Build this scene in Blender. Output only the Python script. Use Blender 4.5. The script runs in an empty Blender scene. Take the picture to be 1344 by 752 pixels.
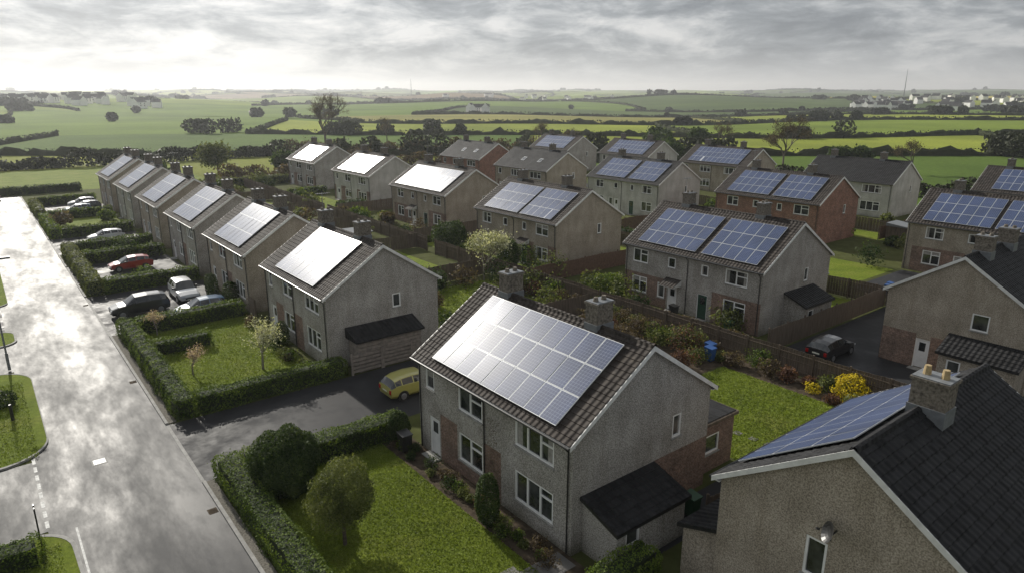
import bpy, math, random
import numpy as np
from mathutils import Vector
rng=np.random.default_rng(7); random.seed(7)
COL=bpy.context.scene.collection
CX,CY=.618,.786
def fr(s,r): return CX*s+CY*r, CY*s-CX*r
# ---------------- helpers
class MB:
    def __init__(s): s.v=[];s.f=[];s.m=[];s.uv=[]
    def poly(s,pts,m=0,uv=None):
        b=len(s.v); s.v+= [tuple(p) for p in pts]; s.f.append(tuple(range(b,b+len(pts)))); s.m.append(m)
        if uv is None:
            P=[Vector(p) for p in pts]
            n=(P[1]-P[0]).cross(P[2]-P[0])
            if n.length<1e-9 and len(P)>3: n=(P[2]-P[0]).cross(P[3]-P[0])
            if n.length<1e-9: n=Vector((0,0,1))
            n.normalize()
            if abs(n.z)>.97: t=Vector((1,0,0))
            else:
                t=Vector((0,0,1)).cross(n); t.normalize()
                if (abs(t.x)>abs(t.y) and t.x<0) or (abs(t.y)>=abs(t.x) and t.y<0): t=-t
            bb=n.cross(t)
            if bb.z<0: bb=-bb
            s.uv+= [(p.dot(t),p.dot(bb)) for p in P]
        else: s.uv+=uv
    def box(s,x0,y0,z0,x1,y1,z1,m=0,bottom=True):
        a=[(x0,y0,z0),(x1,y0,z0),(x1,y1,z0),(x0,y1,z0),(x0,y0,z1),(x1,y0,z1),(x1,y1,z1),(x0,y1,z1)]
        for q in [(4,5,6,7),(0,1,5,4),(1,2,6,5),(2,3,7,6),(3,0,4,7)]+([(3,2,1,0)] if bottom else []):
            s.poly([a[i] for i in q],m)
    def obox(s,o,u,n,a,b,c,d,n0,n1,m=0):
        z=Vector((0,0,1)); P=lambda A,C,N: o+u*A+z*C+n*N
        k=[P(a,c,n0),P(b,c,n0),P(b,d,n0),P(a,d,n0),P(a,c,n1),P(b,c,n1),P(b,d,n1),P(a,d,n1)]
        for q in [(4,5,6,7),(0,1,5,4),(1,2,6,5),(2,3,7,6),(3,0,4,7),(3,2,1,0)]: s.poly([k[i] for i in q],m)
    def cyl(s,p0,p1,r0,r1,n=8,m=0,caps=True):
        p0=Vector(p0);p1=Vector(p1);d=(p1-p0).normalized()
        a=d.orthogonal().normalized(); b=d.cross(a)
        A=[];B=[]
        for i in range(n):
            t=2*math.pi*i/n; w=a*math.cos(t)+b*math.sin(t)
            A.append(p0+w*r0);B.append(p1+w*r1)
        for i in range(n):
            j=(i+1)%n; s.poly([A[i],A[j],B[j],B[i]],m)
        if caps: s.poly(B,m); s.poly(A[::-1],m)
    def build(s,name,mats,parent=None,smooth=False):
        me=bpy.data.meshes.new(name); me.from_pydata(s.v,[],s.f)
        for m in mats: me.materials.append(m)
        me.polygons.foreach_set('material_index',s.m)
        l=me.uv_layers.new(name='UVMap'); l.data.foreach_set('uv',np.array(s.uv,dtype=np.float32).ravel())
        if smooth: me.polygons.foreach_set('use_smooth',[True]*len(s.f))
        ob=bpy.data.objects.new(name,me); COL.objects.link(ob)
        if parent: ob.parent=parent
        return ob
def empty(name,loc=(0,0,0),rz=0):
    e=bpy.data.objects.new(name,None); e.location=loc; e.rotation_euler=(0,0,rz); COL.objects.link(e); return e
def vn(P,f,seed=0):
    r=np.random.default_rng(seed); o=np.zeros(len(P))
    for k in range(5):
        d=r.normal(size=3); d/=np.linalg.norm(d); o+=np.sin(P@(d*f*(1+.5*k))+r.uniform(0,6.28))
    return o/5*1.6
def leaves(name,P,size,mat,shade=None,N=None,parent=None,bias=.5,aspect=.6):
    n=len(P); a=rng.normal(size=(n,3))
    if N is not None: a=a*(1-bias)+N*bias*2
    a/=np.linalg.norm(a,axis=1)[:,None]+1e-9
    t=np.cross(a,rng.normal(size=(n,3))); t/=np.linalg.norm(t,axis=1)[:,None]+1e-9
    b=np.cross(a,t)
    sz=(size*rng.uniform(.6,1.3,n))[:,None]
    u=t*sz*.5; w=b*sz*.5*aspect
    V=np.stack([P-u,P-w,P+u,P+w],1).reshape(-1,3)
    me=bpy.data.meshes.new(name)
    me.vertices.add(4*n); me.vertices.foreach_set('co',V.astype(np.float32).ravel())
    me.loops.add(4*n); me.loops.foreach_set('vertex_index',np.arange(4*n,dtype=np.int32))
    me.polygons.add(n); me.polygons.foreach_set('loop_start',np.arange(0,4*n,4,dtype=np.int32))
    try: me.polygons.foreach_set('loop_total',np.full(n,4,dtype=np.int32))
    except Exception: pass
    me.update(calc_edges=True)
    at=me.attributes.new('shade','FLOAT','FACE')
    if shade is None: shade=rng.uniform(0,1,n)
    at.data.foreach_set('value',np.clip(shade,0,1).astype(np.float32))
    me.materials.append(mat)
    ob=bpy.data.objects.new(name,me); COL.objects.link(ob)
    if parent: ob.parent=parent
    return ob
# ---------------- materials
def M(name):
    m=bpy.data.materials.new(name); m.use_nodes=True; nt=m.node_tree
    return m,nt,nt.nodes['Principled BSDF']
def nd(nt,t,**k):
    n=nt.nodes.new(t)
    for a,b in k.items(): setattr(n,a,b)
    return n
def ramp(nt,fac,stops):
    r=nd(nt,'ShaderNodeValToRGB'); nt.links.new(fac,r.inputs[0])
    e=r.color_ramp.elements
    while len(e)<len(stops): e.new(.5)
    for i,(p,c) in enumerate(stops):
        e[i].position=p; e[i].color=(*c,1) if len(c)==3 else c
    return r.outputs[0]
def noise(nt,scale,detail=4,rough=.55,vec=None,dist=0):
    n=nd(nt,'ShaderNodeTexNoise'); n.inputs['Scale'].default_value=scale; n.inputs['Detail'].default_value=detail
    n.inputs['Roughness'].default_value=rough; n.inputs['Distortion'].default_value=dist
    if vec is None: vec=nd(nt,'ShaderNodeTexCoord').outputs['Object']
    nt.links.new(vec,n.inputs['Vector']); return n.outputs['Fac']
def math_(nt,op,a,b=None,c=None):
    n=nd(nt,'ShaderNodeMath',operation=op)
    for i,x in enumerate((a,b,c)):
        if x is None: continue
        if isinstance(x,(int,float)): n.inputs[i].default_value=x
        else: nt.links.new(x,n.inputs[i])
    return n.outputs[0]
def mixc(nt,f,a,b,mode='MIX'):
    n=nd(nt,'ShaderNodeMix',data_type='RGBA',blend_type=mode)
    for i,x in ((0,f),(6,a),(7,b)):
        if isinstance(x,(int,float)): n.inputs[i].default_value=x
        elif isinstance(x,tuple): n.inputs[i].default_value=(*x,1)
        else: nt.links.new(x,n.inputs[i])
    return n.outputs[2]
def bump(nt,b,h,strength=.5,dist=.02):
    n=nd(nt,'ShaderNodeBump'); n.inputs['Strength'].default_value=strength; n.inputs['Distance'].default_value=dist
    nt.links.new(h,n.inputs['Height']); nt.links.new(n.outputs[0],b.inputs['Normal'])
def simple(name,c,rough=.6,var=.25,sc=6,metal=0,bp=0,spec=.5):
    m,nt,b=M(name); b.inputs['Roughness'].default_value=rough; b.inputs['Metallic'].default_value=metal
    b.inputs['Specular IOR Level'].default_value=spec
    f=noise(nt,sc,5); lo=tuple(x*(1-var) for x in c); hi=tuple(min(1,x*(1+var)) for x in c)
    nt.links.new(ramp(nt,f,[(.3,lo),(.7,hi)]),b.inputs['Base Color'])
    if bp: bump(nt,b,noise(nt,sc*3,4),bp,.01)
    return m
def pebble(name,lo,hi):
    m,nt,b=M(name); b.inputs['Roughness'].default_value=.9; b.inputs['Specular IOR Level'].default_value=.15
    f=noise(nt,19,2,.75); c=ramp(nt,f,[(.37,lo),(.5,tuple((a+d)/2 for a,d in zip(lo,hi))),(.62,hi)])
    g=noise(nt,.6,5,.6); c2=mixc(nt,1,c,ramp(nt,g,[(.3,(.76,.75,.72)),(.7,(1.12,1.11,1.09))]),'MULTIPLY')
    sp=nd(nt,'ShaderNodeMapping'); sp.inputs['Scale'].default_value=(1.3,1.3,.3)
    oc=nd(nt,'ShaderNodeTexCoord').outputs['Object']; nt.links.new(oc,sp.inputs[0])
    st=noise(nt,1,6,.7,sp.outputs[0],.5); c3=mixc(nt,1,c2,ramp(nt,st,[(.32,(.8,.79,.76)),(.55,(1,1,1))]),'MULTIPLY')
    sz=nd(nt,'ShaderNodeSeparateXYZ'); nt.links.new(oc,sz.inputs[0])
    zz=math_(nt,'MULTIPLY_ADD',g,.8,math_(nt,'MULTIPLY',sz.outputs[2],.8)); c3=mixc(nt,1,c3,ramp(nt,zz,[(.35,(.62,.62,.56)),(.8,(1,1,1))]),'MULTIPLY')
    nt.links.new(c3,b.inputs['Base Color']); bump(nt,b,noise(nt,30,2),.35,.015); return m
peb_grey=pebble('pebbledash_grey',(.20,.19,.18),(.52,.50,.475))
peb_tan=pebble('pebbledash_tan',(.22,.19,.155),(.50,.445,.375))
peb_white=pebble('render_pale',(.40,.40,.385),(.60,.59,.57))
def brickm(name,c1,c2,mo):
    m,nt,b=M(name); b.inputs['Roughness'].default_value=.9; b.inputs['Specular IOR Level'].default_value=.15
    uv=nd(nt,'ShaderNodeUVMap'); t=nd(nt,'ShaderNodeTexBrick'); nt.links.new(uv.outputs[0],t.inputs[0])
    t.inputs['Scale'].default_value=1; t.inputs['Brick Width'].default_value=.23; t.inputs['Row Height'].default_value=.078; t.inputs['Mortar Size'].default_value=.009
    t.inputs['Color1'].default_value=(*c1,1);t.inputs['Color2'].default_value=(*c2,1);t.inputs['Mortar'].default_value=(*mo,1)
    g=noise(nt,1.2,5); c=mixc(nt,1,t.outputs[0],ramp(nt,g,[(.3,(.7,.7,.7)),(.7,(1.15,1.1,1.1))]),'MULTIPLY')
    g2=noise(nt,9,3,.7); c=mixc(nt,1,c,ramp(nt,g2,[(.35,(.65,.65,.65)),(.65,(1.3,1.3,1.3))]),'MULTIPLY')
    nt.links.new(c,b.inputs['Base Color']); bump(nt,b,t.outputs['Fac'],-.4,.01); return m
brick=brickm('brick_brown',(.17,.11,.082),(.25,.16,.118),(.26,.235,.21))
brick_red=brickm('brick_red',(.24,.11,.075),(.33,.16,.105),(.27,.25,.22))
def roofm(name,lo,hi,rough=.8):
    m,nt,b=M(name); b.inputs['Specular IOR Level'].default_value=.18
    uv=nd(nt,'ShaderNodeUVMap'); sx=nd(nt,'ShaderNodeSeparateXYZ'); nt.links.new(uv.outputs[0],sx.inputs[0])
    u=math_(nt,'FLOOR',math_(nt,'DIVIDE',sx.outputs[0],.3)); v=math_(nt,'FLOOR',math_(nt,'DIVIDE',sx.outputs[1],.32))
    cb=nd(nt,'ShaderNodeCombineXYZ'); nt.links.new(u,cb.inputs[0]); nt.links.new(v,cb.inputs[1])
    w=nd(nt,'ShaderNodeTexWhiteNoise'); nt.links.new(cb.outputs[0],w.inputs[0])
    c=ramp(nt,w.outputs[0],[(0,lo),(1,hi)])
    g=noise(nt,.7,6,.65); c=mixc(nt,1,c,ramp(nt,g,[(.3,(.7,.7,.7)),(.6,(1,1,1)),(.75,(1.3,1.3,1.15))]),'MULTIPLY')
    l=noise(nt,9,4,.7); c=mixc(nt,ramp(nt,l,[(.62,(0,0,0)),(.7,(.4,.4,.4))]),c,(.13,.13,.10))
    nt.links.new(c,b.inputs['Base Color'])
    r=math_(nt,'MULTIPLY_ADD',g,.4,rough-.2); nt.links.new(r,b.inputs['Roughness'])
    s=math_(nt,'SINE',math_(nt,'MULTIPLY',sx.outputs[0],2*math.pi/.3)); bump(nt,b,s,.8,.025); return m
roof_brown=roofm('concrete_tiles_brown',(.033,.027,.024),(.066,.056,.049))
roof_dark=roofm('slate_dark',(.012,.012,.013),(.03,.03,.032),.7)
roof_grey=roofm('concrete_tiles_grey',(.026,.025,.025),(.055,.053,.052))
upvc=simple('white_upvc',(.8,.8,.79),.35,.05,3)
fascia=simple('white_fascia',(.7,.7,.68),.45,.12,3)
blackp=simple('black_plastic',(.02,.02,.02),.4,.2)
leadm=simple('lead_flashing',(.16,.17,.18),.5,.2)
stone=simple('chimney_stone',(.17,.15,.125),.9,.6,9,bp=.8,spec=.1)
potm=simple('clay_pot',(.36,.27,.14),.8,.3,8)
curt=simple('net_curtain',(.30,.29,.27),.9,.25,7,spec=.1)
gm,nt,b=M('window_glass'); b.inputs['Roughness'].default_value=.04; b.inputs['Specular IOR Level'].default_value=.9
nt.links.new(ramp(nt,noise(nt,.9,3),[(.4,(.008,.011,.012)),(.62,(.07,.075,.072))]),b.inputs['Base Color']); glass=gm
def doorm(n,c): return simple(n,c,.4,.1,2)
door_w=doorm('door_white',(.7,.7,.7)); door_g=doorm('door_green',(.01,.05,.03)); door_r=doorm('door_red',(.2,.02,.02))
alu=simple('aluminium_frame',(.52,.54,.56),.4,.08,4,metal=.1)
pm,nt,b=M('solar_cells'); b.inputs['Roughness'].default_value=.29; b.inputs['Specular IOR Level'].default_value=.5
uv=nd(nt,'ShaderNodeUVMap'); sx=nd(nt,'ShaderNodeSeparateXYZ'); nt.links.new(uv.outputs[0],sx.inputs[0])
def lines(ch,n,w):
    f=math_(nt,'FRACT',math_(nt,'MULTIPLY',sx.outputs[ch],n)); a=math_(nt,'ABSOLUTE',math_(nt,'SUBTRACT',f,.5))
    return math_(nt,'GREATER_THAN',a,.5-w)
ln=math_(nt,'MAXIMUM',lines(0,6,.035),lines(1,9,.03))
ln2=lines(0,18,.05)
wn=noise(nt,.6,2)
base=mixc(nt,math_(nt,'MULTIPLY',ln2,.25),ramp(nt,wn,[(.3,(.016,.03,.085)),(.7,(.03,.052,.135))]),(.25,.3,.4))
nt.links.new(mixc(nt,math_(nt,'MULTIPLY',ln,.7),base,(.3,.35,.45)),b.inputs['Base Color']); cells=pm
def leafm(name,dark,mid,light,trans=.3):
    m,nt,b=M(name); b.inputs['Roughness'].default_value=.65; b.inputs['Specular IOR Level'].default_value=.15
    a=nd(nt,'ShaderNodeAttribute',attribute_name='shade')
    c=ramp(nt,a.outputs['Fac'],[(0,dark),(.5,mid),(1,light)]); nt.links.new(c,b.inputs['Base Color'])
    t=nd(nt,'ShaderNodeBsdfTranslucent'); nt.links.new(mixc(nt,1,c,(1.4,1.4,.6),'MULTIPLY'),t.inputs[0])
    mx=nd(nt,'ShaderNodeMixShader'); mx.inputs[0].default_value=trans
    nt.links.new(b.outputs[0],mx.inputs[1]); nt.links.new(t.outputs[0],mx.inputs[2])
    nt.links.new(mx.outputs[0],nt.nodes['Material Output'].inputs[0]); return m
lf_hedge=leafm('hedge_leaves',(.022,.042,.008),(.085,.13,.022),(.19,.24,.05),.3)
lf_dark=leafm('dark_evergreen_leaves',(.012,.028,.009),(.038,.063,.019),(.09,.12,.04))
lf_olive=leafm('olive_leaves',(.045,.058,.018),(.11,.13,.04),(.2,.215,.085))
lf_brown=leafm('brown_shrub_leaves',(.045,.03,.02),(.10,.075,.05),(.19,.15,.10))
lf_red=leafm('russet_shrub_leaves',(.05,.025,.018),(.13,.065,.045),(.2,.11,.08))
lf_yel=leafm('gorse_flowers',(.08,.10,.01),(.5,.38,.02),(.75,.6,.04))
lf_white=leafm('white_blossom',(.16,.18,.07),(.45,.45,.34),(.72,.70,.6))
lf_pink=leafm('pink_blossom',(.16,.1,.08),(.5,.38,.33),(.7,.6,.55))
lf_far=leafm('distant_leaves',(.022,.026,.013),(.036,.043,.02),(.055,.06,.03),.08)
lf_grass=leafm('grass_blades',(.09,.12,.02),(.17,.22,.032),(.26,.30,.07),.3)
bark=simple('bark',(.09,.07,.055),.9,.4,8); bark_pale=simple('bark_pale',(.2,.18,.15),.9,.3,8)
hcore=simple('hedge_core',(.018,.028,.008),.95,.4,8)
soil=simple('soil',(.065,.05,.035),.95,.5,3,bp=.8,spec=.1)
gmat,nt,b=M('ground_fields'); b.inputs['Roughness'].default_value=.95; b.inputs['Specular IOR Level'].default_value=.05
a=nd(nt,'ShaderNodeAttribute',attribute_name='field'); n1=noise(nt,.012,7,.6); n2=noise(nt,.9,5,.65)
c=mixc(nt,1,a.outputs['Color'],ramp(nt,n1,[(.3,(.66,.68,.66)),(.7,(1.3,1.26,1.1))]),'MULTIPLY')
c=mixc(nt,1,c,ramp(nt,n2,[(.25,(.7,.68,.6)),(.7,(1.2,1.2,1.15))]),'MULTIPLY')
nt.links.new(c,b.inputs['Base Color'])
lawn,nt,b=M('lawn_grass'); b.inputs['Roughness'].default_value=.9; b.inputs['Specular IOR Level'].default_value=.08
n1=noise(nt,.35,5,.6); n2=noise(nt,4,6,.75); n3=noise(nt,30,3,.7)
c=ramp(nt,n1,[(.3,(.13,.175,.024)),(.5,(.17,.22,.028)),(.7,(.22,.24,.055))])
c=mixc(nt,1,c,ramp(nt,n2,[(.3,(.58,.62,.5)),(.65,(1.12,1.1,1.1))]),'MULTIPLY')
c=mixc(nt,1,c,ramp(nt,n3,[(.3,(.5,.55,.4)),(.65,(1.2,1.17,1.1))]),'MULTIPLY')
nt.links.new(c,b.inputs['Base Color']); bump(nt,b,noise(nt,20,4,.8),1,.05)
def asph(name,lo,hi,r0,r1,sc=.35,spec=.4,stretch=1,det=7):
    m,nt,b=M(name); mp=nd(nt,'ShaderNodeMapping'); mp.inputs['Scale'].default_value=(1,stretch,1); nt.links.new(nd(nt,'ShaderNodeTexCoord').outputs['Object'],mp.inputs[0])
    n1=noise(nt,sc,det,.55,mp.outputs[0],.4); n2=noise(nt,60,2,.6); n3=noise(nt,2.0,6,.7,mp.outputs[0])
    b.inputs['Specular IOR Level'].default_value=spec
    c=ramp(nt,n1,[(.3,lo),(.7,hi)]); c=mixc(nt,1,c,ramp(nt,n2,[(.3,(.7,.7,.7)),(.7,(1.3,1.3,1.3))]),'MULTIPLY')
    c=mixc(nt,1,c,ramp(nt,n3,[(.3,(.8,.8,.8)),(.7,(1.15,1.15,1.15))]),'MULTIPLY')
    nt.links.new(c,b.inputs['Base Color'])
    q=mixc(nt,.35,n1,n3); nt.links.new(ramp(nt,q,[(.38,(r0,)*3),(.62,(r1,)*3)]),b.inputs['Roughness'])
    bump(nt,b,n2,.2,.005); return m
road_m=asph('wet_asphalt_road',(.032,.032,.034),(.055,.055,.056),.44,.66,.4,.12,.3)
drive_m=asph('asphalt_drive',(.022,.022,.024),(.042,.042,.044),.45,.8,.5,.13)
pave_m=asph('paving',(.13,.125,.12),(.20,.19,.18),.6,.85,.8,.25)
kerb_m=simple('kerb_concrete',(.28,.275,.26),.8,.25,3,spec=.2)
paint_m=simple('road_paint',(.55,.55,.53),.7,.4,5,spec=.2)
gravel_m=simple('gravel',(.15,.14,.12),.95,.45,14,bp=.6,spec=.1)
woodm,nt,b=M('fence_wood'); b.inputs['Roughness'].default_value=.9
mp=nd(nt,'ShaderNodeMapping'); mp.inputs['Scale'].default_value=(5,5,.6); nt.links.new(nd(nt,'ShaderNodeTexCoord').outputs['Object'],mp.inputs[0])
nt.links.new(ramp(nt,noise(nt,1.3,5,.7,mp.outputs[0]),[(.3,(.06,.045,.033)),(.7,(.17,.13,.095))]),b.inputs['Base Color'])
woodr=simple('fence_wood_red',(.12,.07,.048),.9,.35,4)
woodg=simple('wood_weathered',(.22,.19,.165),.9,.3,4)
# ---------------- house
Z=Vector((0,0,1)); crng=random.Random(3)
def wall(W,F,G,S,o,u,n,Wd,H,ops,bricks,dmat=0):
    us=sorted({0,Wd,*[q for op in ops for q in op[:2]],*[min(max(q,0),Wd) for bz in bricks for q in bz[:2]]})
    vs=sorted({0,H,*[q for op in ops for q in op[2:4]],*[q for bz in bricks for q in bz[2:4]]})
    for i in range(len(us)-1):
        for j in range(len(vs)-1):
            a,b_,c,d=us[i],us[i+1],vs[j],vs[j+1]; mu,mv=(a+b_)/2,(c+d)/2
            if any(op[0]<mu<op[1] and op[2]<mv<op[3] for op in ops): continue
            mt=1 if any(bz[0]<mu<bz[1] and bz[2]<mv<bz[3] for bz in bricks) else 0
            W.poly([o+u*a+Z*c,o+u*b_+Z*c,o+u*b_+Z*d,o+u*a+Z*d],mt)
    for op in ops:
        a,b_,c,d,k=op; R=-.12
        for (p,q) in (((a,c),(b_,c)),((b_,c),(b_,d)),((b_,d),(a,d)),((a,d),(a,c))):
            W.poly([o+u*p[0]+Z*p[1],o+u*q[0]+Z*q[1],o+u*q[0]+Z*q[1]+n*R,o+u*p[0]+Z*p[1]+n*R],0)
        if k=='W':
            t=.085
            F.obox(o,u,n,a,b_,c,c+t,-.09,-.02);F.obox(o,u,n,a,b_,d-t,d,-.09,-.02)
            F.obox(o,u,n,a,a+t,c+t,d-t,-.09,-.02);F.obox(o,u,n,b_-t,b_,c+t,d-t,-.09,-.02)
            k2=max(1,round((b_-a)/.95))
            for i in range(1,k2):
                x=a+(b_-a)*i/k2; F.obox(o,u,n,x-.045,x+.045,c+t,d-t,-.088,-.022)
            if b_-a>1.3:
                F.obox(o,u,n,a+t,a+(b_-a)/k2-.045,d-.47,d-.40,-.086,-.024)
            G.poly([o+u*a+Z*c+n*-.08,o+u*b_+Z*c+n*-.08,o+u*b_+Z*d+n*-.08,o+u*a+Z*d+n*-.08])
            rv=crng.random(); q=-.0775
            if rv<.35:
                for (e,f_) in ((a+t,a+t+.14*(b_-a)),(b_-t-.14*(b_-a),b_-t)): G.poly([o+u*e+Z*(c+t)+n*q,o+u*f_+Z*(c+t)+n*q,o+u*f_+Z*(d-t)+n*q,o+u*e+Z*(d-t)+n*q],1)
            elif rv<.5:
                G.poly([o+u*(a+t)+Z*(d-.45)+n*q,o+u*(b_-t)+Z*(d-.45)+n*q,o+u*(b_-t)+Z*(d-t)+n*q,o+u*(a+t)+Z*(d-t)+n*q],1)
            S.obox(o,u,n,a-.06,b_+.06,c-.07,c-.005,-.04,.06)
        else:
            mi={'D':0,'G':1,'R':2}[k]
            F.obox(o,u,n,a,a+.06,c,d,-.11,-.04);F.obox(o,u,n,b_-.06,b_,c,d,-.11,-.04);F.obox(o,u,n,a+.06,b_-.06,d-.06,d,-.11,-.04)
            S.obox(o,u,n,a+.06,b_-.06,c+.05,d-.06,-.1,-.07,2+mi)
            G.poly([o+u*(a+.25)+Z*(d-.85)+n*-.065,o+u*(b_-.25)+Z*(d-.85)+n*-.065,o+u*(b_-.25)+Z*(d-.25)+n*-.065,o+u*(a+.25)+Z*(d-.25)+n*-.065])
            S.obox(o,u,n,a-.1,b_+.1,0,.06,-.0,.5)
def house(name,X,Y,L=11.9,D=9.2,rz=0,wallm=peb_grey,roof=roof_brown,solar=((1.2,9,.5,3),),chim=(.286,.82),front=None,gab=None,
          bricks=(),gbricks=(),zr=8.1,ze=5.05,porch=None,lean=None,dish=None,back=None,chsize=(.5,.36,.95),skylights=0,pots=0,aerial=0):
    E=empty(name,(X,Y,0),rz)
    W=MB();F=MB();G=MB();S=MB()
    f=L/11.9
    if front is None:
        front=[(1.25*f,3.65*f,3.55,4.75,'W'),(6.0*f,7.9*f,3.55,4.75,'W'),(10.1*f,10.9*f,3.6,4.7,'W'),
               (1.25*f,3.65*f,.9,2.3,'W'),(6.0*f,7.9*f,.9,2.3,'W'),(9.7*f,10.65*f,.05,2.15,'D')]
    if gab is None: gab=[(5.9,6.5,3.4,4.5,'W')]
    wx0,wx1,wy0,wy1=.3,D-.3,.15,L-.15; H=ze+.1
    X_=Vector((1,0,0));Y_=Vector((0,1,0))
    wall(W,F,G,S,Vector((wx0,wy0,0)),Y_,-X_,wy1-wy0,H,front,bricks)
    wall(W,F,G,S,Vector((wx0,wy0,0)),X_,-Y_,wx1-wx0,H,gab,gbricks)
    wall(W,F,G,S,Vector((wx0,wy1,0)),X_,Y_,wx1-wx0,H,[(5.9,6.5,3.4,4.5,'W')],())
    bk=back if back is not None else [(1.4,3,3.55,4.7,'W'),(4.8*f,5.7*f,3.55,4.7,'W'),(7.8*f,9.6*f,3.55,4.7,'W'),(1.4,3.2,.9,2.2,'W'),(7.6*f,9.6*f,.9,2.2,'W'),(4.8*f,5.7*f,.05,2.1,'D')]
    wall(W,F,G,S,Vector((wx1,wy0,0)),Y_,X_,wy1-wy0,H,bk,())
    sl=(zr-ze)/(D/2)
    for y in (wy0,wy1):
        zt=lambda x: ze+sl*min(x,D-x)-.06
        W.poly([(wx0,y,H),(wx1,y,H),(wx1,y,zt(wx1)),(D/2,y,zt(D/2)),(wx0,y,zt(wx0))])
    W.build('walls',[wallm,brick if wallm is not brick_red else brick_red],E)
    R=MB(); ln=math.hypot(D/2,zr-ze); nc=max(4,round(ln/.32)); 
    for side in (0,1):
        for i in range(nc):
            t0=i/nc;t1=(i+1)/nc
            def pt(t,dz,y):
                x=t*D/2; x=x if side==0 else D-x
                return (x,y,ze+(zr-ze)*t+dz)
            R.poly([pt(t0,.035,0),pt(t1,.0,0),pt(t1,.0,L),pt(t0,.035,L)])
            R.poly([pt(t0,.035,0),pt(t0,.035,L),pt(t0,-.002,L),pt(t0,-.002,0)])
    for side in (0,1):
        a=0 if side==0 else D
        R.poly([(a,0,ze-.08),(D/2,0,zr-.12),(D/2,L,zr-.12),(a,L,ze-.08)])
    n=max(6,int(L/.45))
    for i in range(n):
        y0=i*L/n;y1=(i+1)*L/n-.015; x=D/2
        pr=[(-.14,-.07),(-.09,.05),(0,.09),(.09,.05),(.14,-.07)]
        for k in range(4):
            a,b2=pr[k],pr[k+1]; R.poly([(x+a[0],y0,zr+a[1]),(x+b2[0],y0,zr+b2[1]),(x+b2[0],y1,zr+b2[1]+.008),(x+a[0],y1,zr+a[1]+.008)])
    R.build('roof',[roof],E)
    B=MB()
    for y0,y1 in ((-.03,.01),(L-.01,L+.03)):
        for side in (0,1):
            a=0 if side==0 else D
            q=[(a,ze-.18),(a,ze+.02),(D/2,zr+.0),(D/2,zr-.22)]
            B.poly([(p[0],y0,p[1]) for p in q]);B.poly([(p[0],y1,p[1]) for p in q])
            for k in range(4):
                p,r=q[k],q[(k+1)%4]; B.poly([(p[0],y0,p[1]),(r[0],y0,r[1]),(r[0],y1,r[1]),(p[0],y1,p[1])])
    for x0,x1 in ((0.02,.3),(D-.3,D-.02)): B.box(x0,.02,ze-.12,x1,L-.02,ze-.085)
    B.box(-.005,.02,ze-.12,.018,L-.02,ze-.005); B.box(D-.018,.02,ze-.12,D+.005,L-.02,ze-.005)
    B.build('bargeboards',[fascia],E)
    T=MB()
    for x in (-.07,D+.07): T.cyl((x,.0,ze-.05),(x,L,ze-.05),.055,.055,8)
    for y in (.35,L/2,L-.35):
        T.cyl((-.07,y,ze-.08),(.24,y,ze-.4),.035,.035,6); T.cyl((.24,y,ze-.4),(.24,y,.05),.035,.035,6)
    T.build('gutters_and_downpipes',[blackp],E)
    F.build('window_frames',[upvc],E); G.build('window_glass',[glass,curt],E); S.build('sills_and_doors',[kerb_m,kerb_m,door_w,door_g,door_r],E)
    C=MB()
    for k,c in enumerate(chim):
        y=c*L; x=D/2+.2; hx,hy,hh=chsize; z0=zr-.8; z1=zr+hh
        C.box(x-hx,y-hy,z0,x+hx,y+hy,z1,0); C.box(x-hx-.06,y-hy-.06,z1,x+hx+.06,y+hy+.06,z1+.1,0); C.box(x-hx-.02,y-hy-.02,z1+.1,x+hx+.02,y+hy+.02,z1+.14,2)
        C.box(x-hx-.04,y-hy-.04,z0,x+hx+.04,y+hy+.04,zr+.1,2)
        np_=pots if pots else 2
        for j in range(np_):
            px=x-hx*.5+j*hx/(np_-1); C.cyl((px,y,z1+.14),(px,y,z1+.14+(.3 if pots else .18)),.13,.10,10,1 if pots else 0)
    if chim: C.build('chimneys',[stone,potm,leadm],E)
    if aerial and chim:
        T=MB(); y=chim[-1]*L+chsize[1]; x=D/2+.2; z1=zr+.3
        T.cyl((x,y+.05,z1),(x,y+.05,z1+2.1),.02,.02,5); T.cyl((x-.5,y+.05,z1+2),(x+.6,y+.05,z1+2),.015,.015,4)
        for i in range(7): T.cyl((x-.45+i*.17,y-.17,z1+2),(x-.45+i*.17,y+.27,z1+2),.008,.008,3)
        T.build('tv_aerial',[leadm],E)
    Q=MB(); sn=Vector((-(zr-ze),0,D/2)).normalized(); sd=Vector((D/2,0,zr-ze)).normalized(); O=Vector((0,0,ze))
    for (y0,cols,v0,rows) in solar:
        pw,ph=1.0,1.5
        if rows*ph>ln-v0-.25: ph=(ln-v0-.25)/rows
        for i in range(cols):
            for j in range(rows):
                a=y0+i*(pw+.02);b2=a+pw; c=v0+j*(ph+.02);d=c+ph
                o=O+sn*.1
                P=lambda yy,vv,nn: o+Y_*yy+sd*vv+sn*nn
                k=[P(a,c,0),P(b2,c,0),P(b2,d,0),P(a,d,0),P(a,c,.04),P(b2,c,.04),P(b2,d,.04),P(a,d,.04)]
                for q in [(4,5,6,7),(0,1,5,4),(1,2,6,5),(2,3,7,6),(3,0,4,7),(3,2,1,0)]: Q.poly([k[z] for z in q],0)
                t=.026; tl=rng.normal(0,.004)
                Q.poly([P(a+t,c+t,.048+tl),P(b2-t,c+t,.048),P(b2-t,d-t,.048),P(a+t,d-t,.048+tl)],1,[(0,0),(1,0),(1,1),(0,1)])
    if solar: Q.build('solar_panels',[alu,cells],E)
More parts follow.
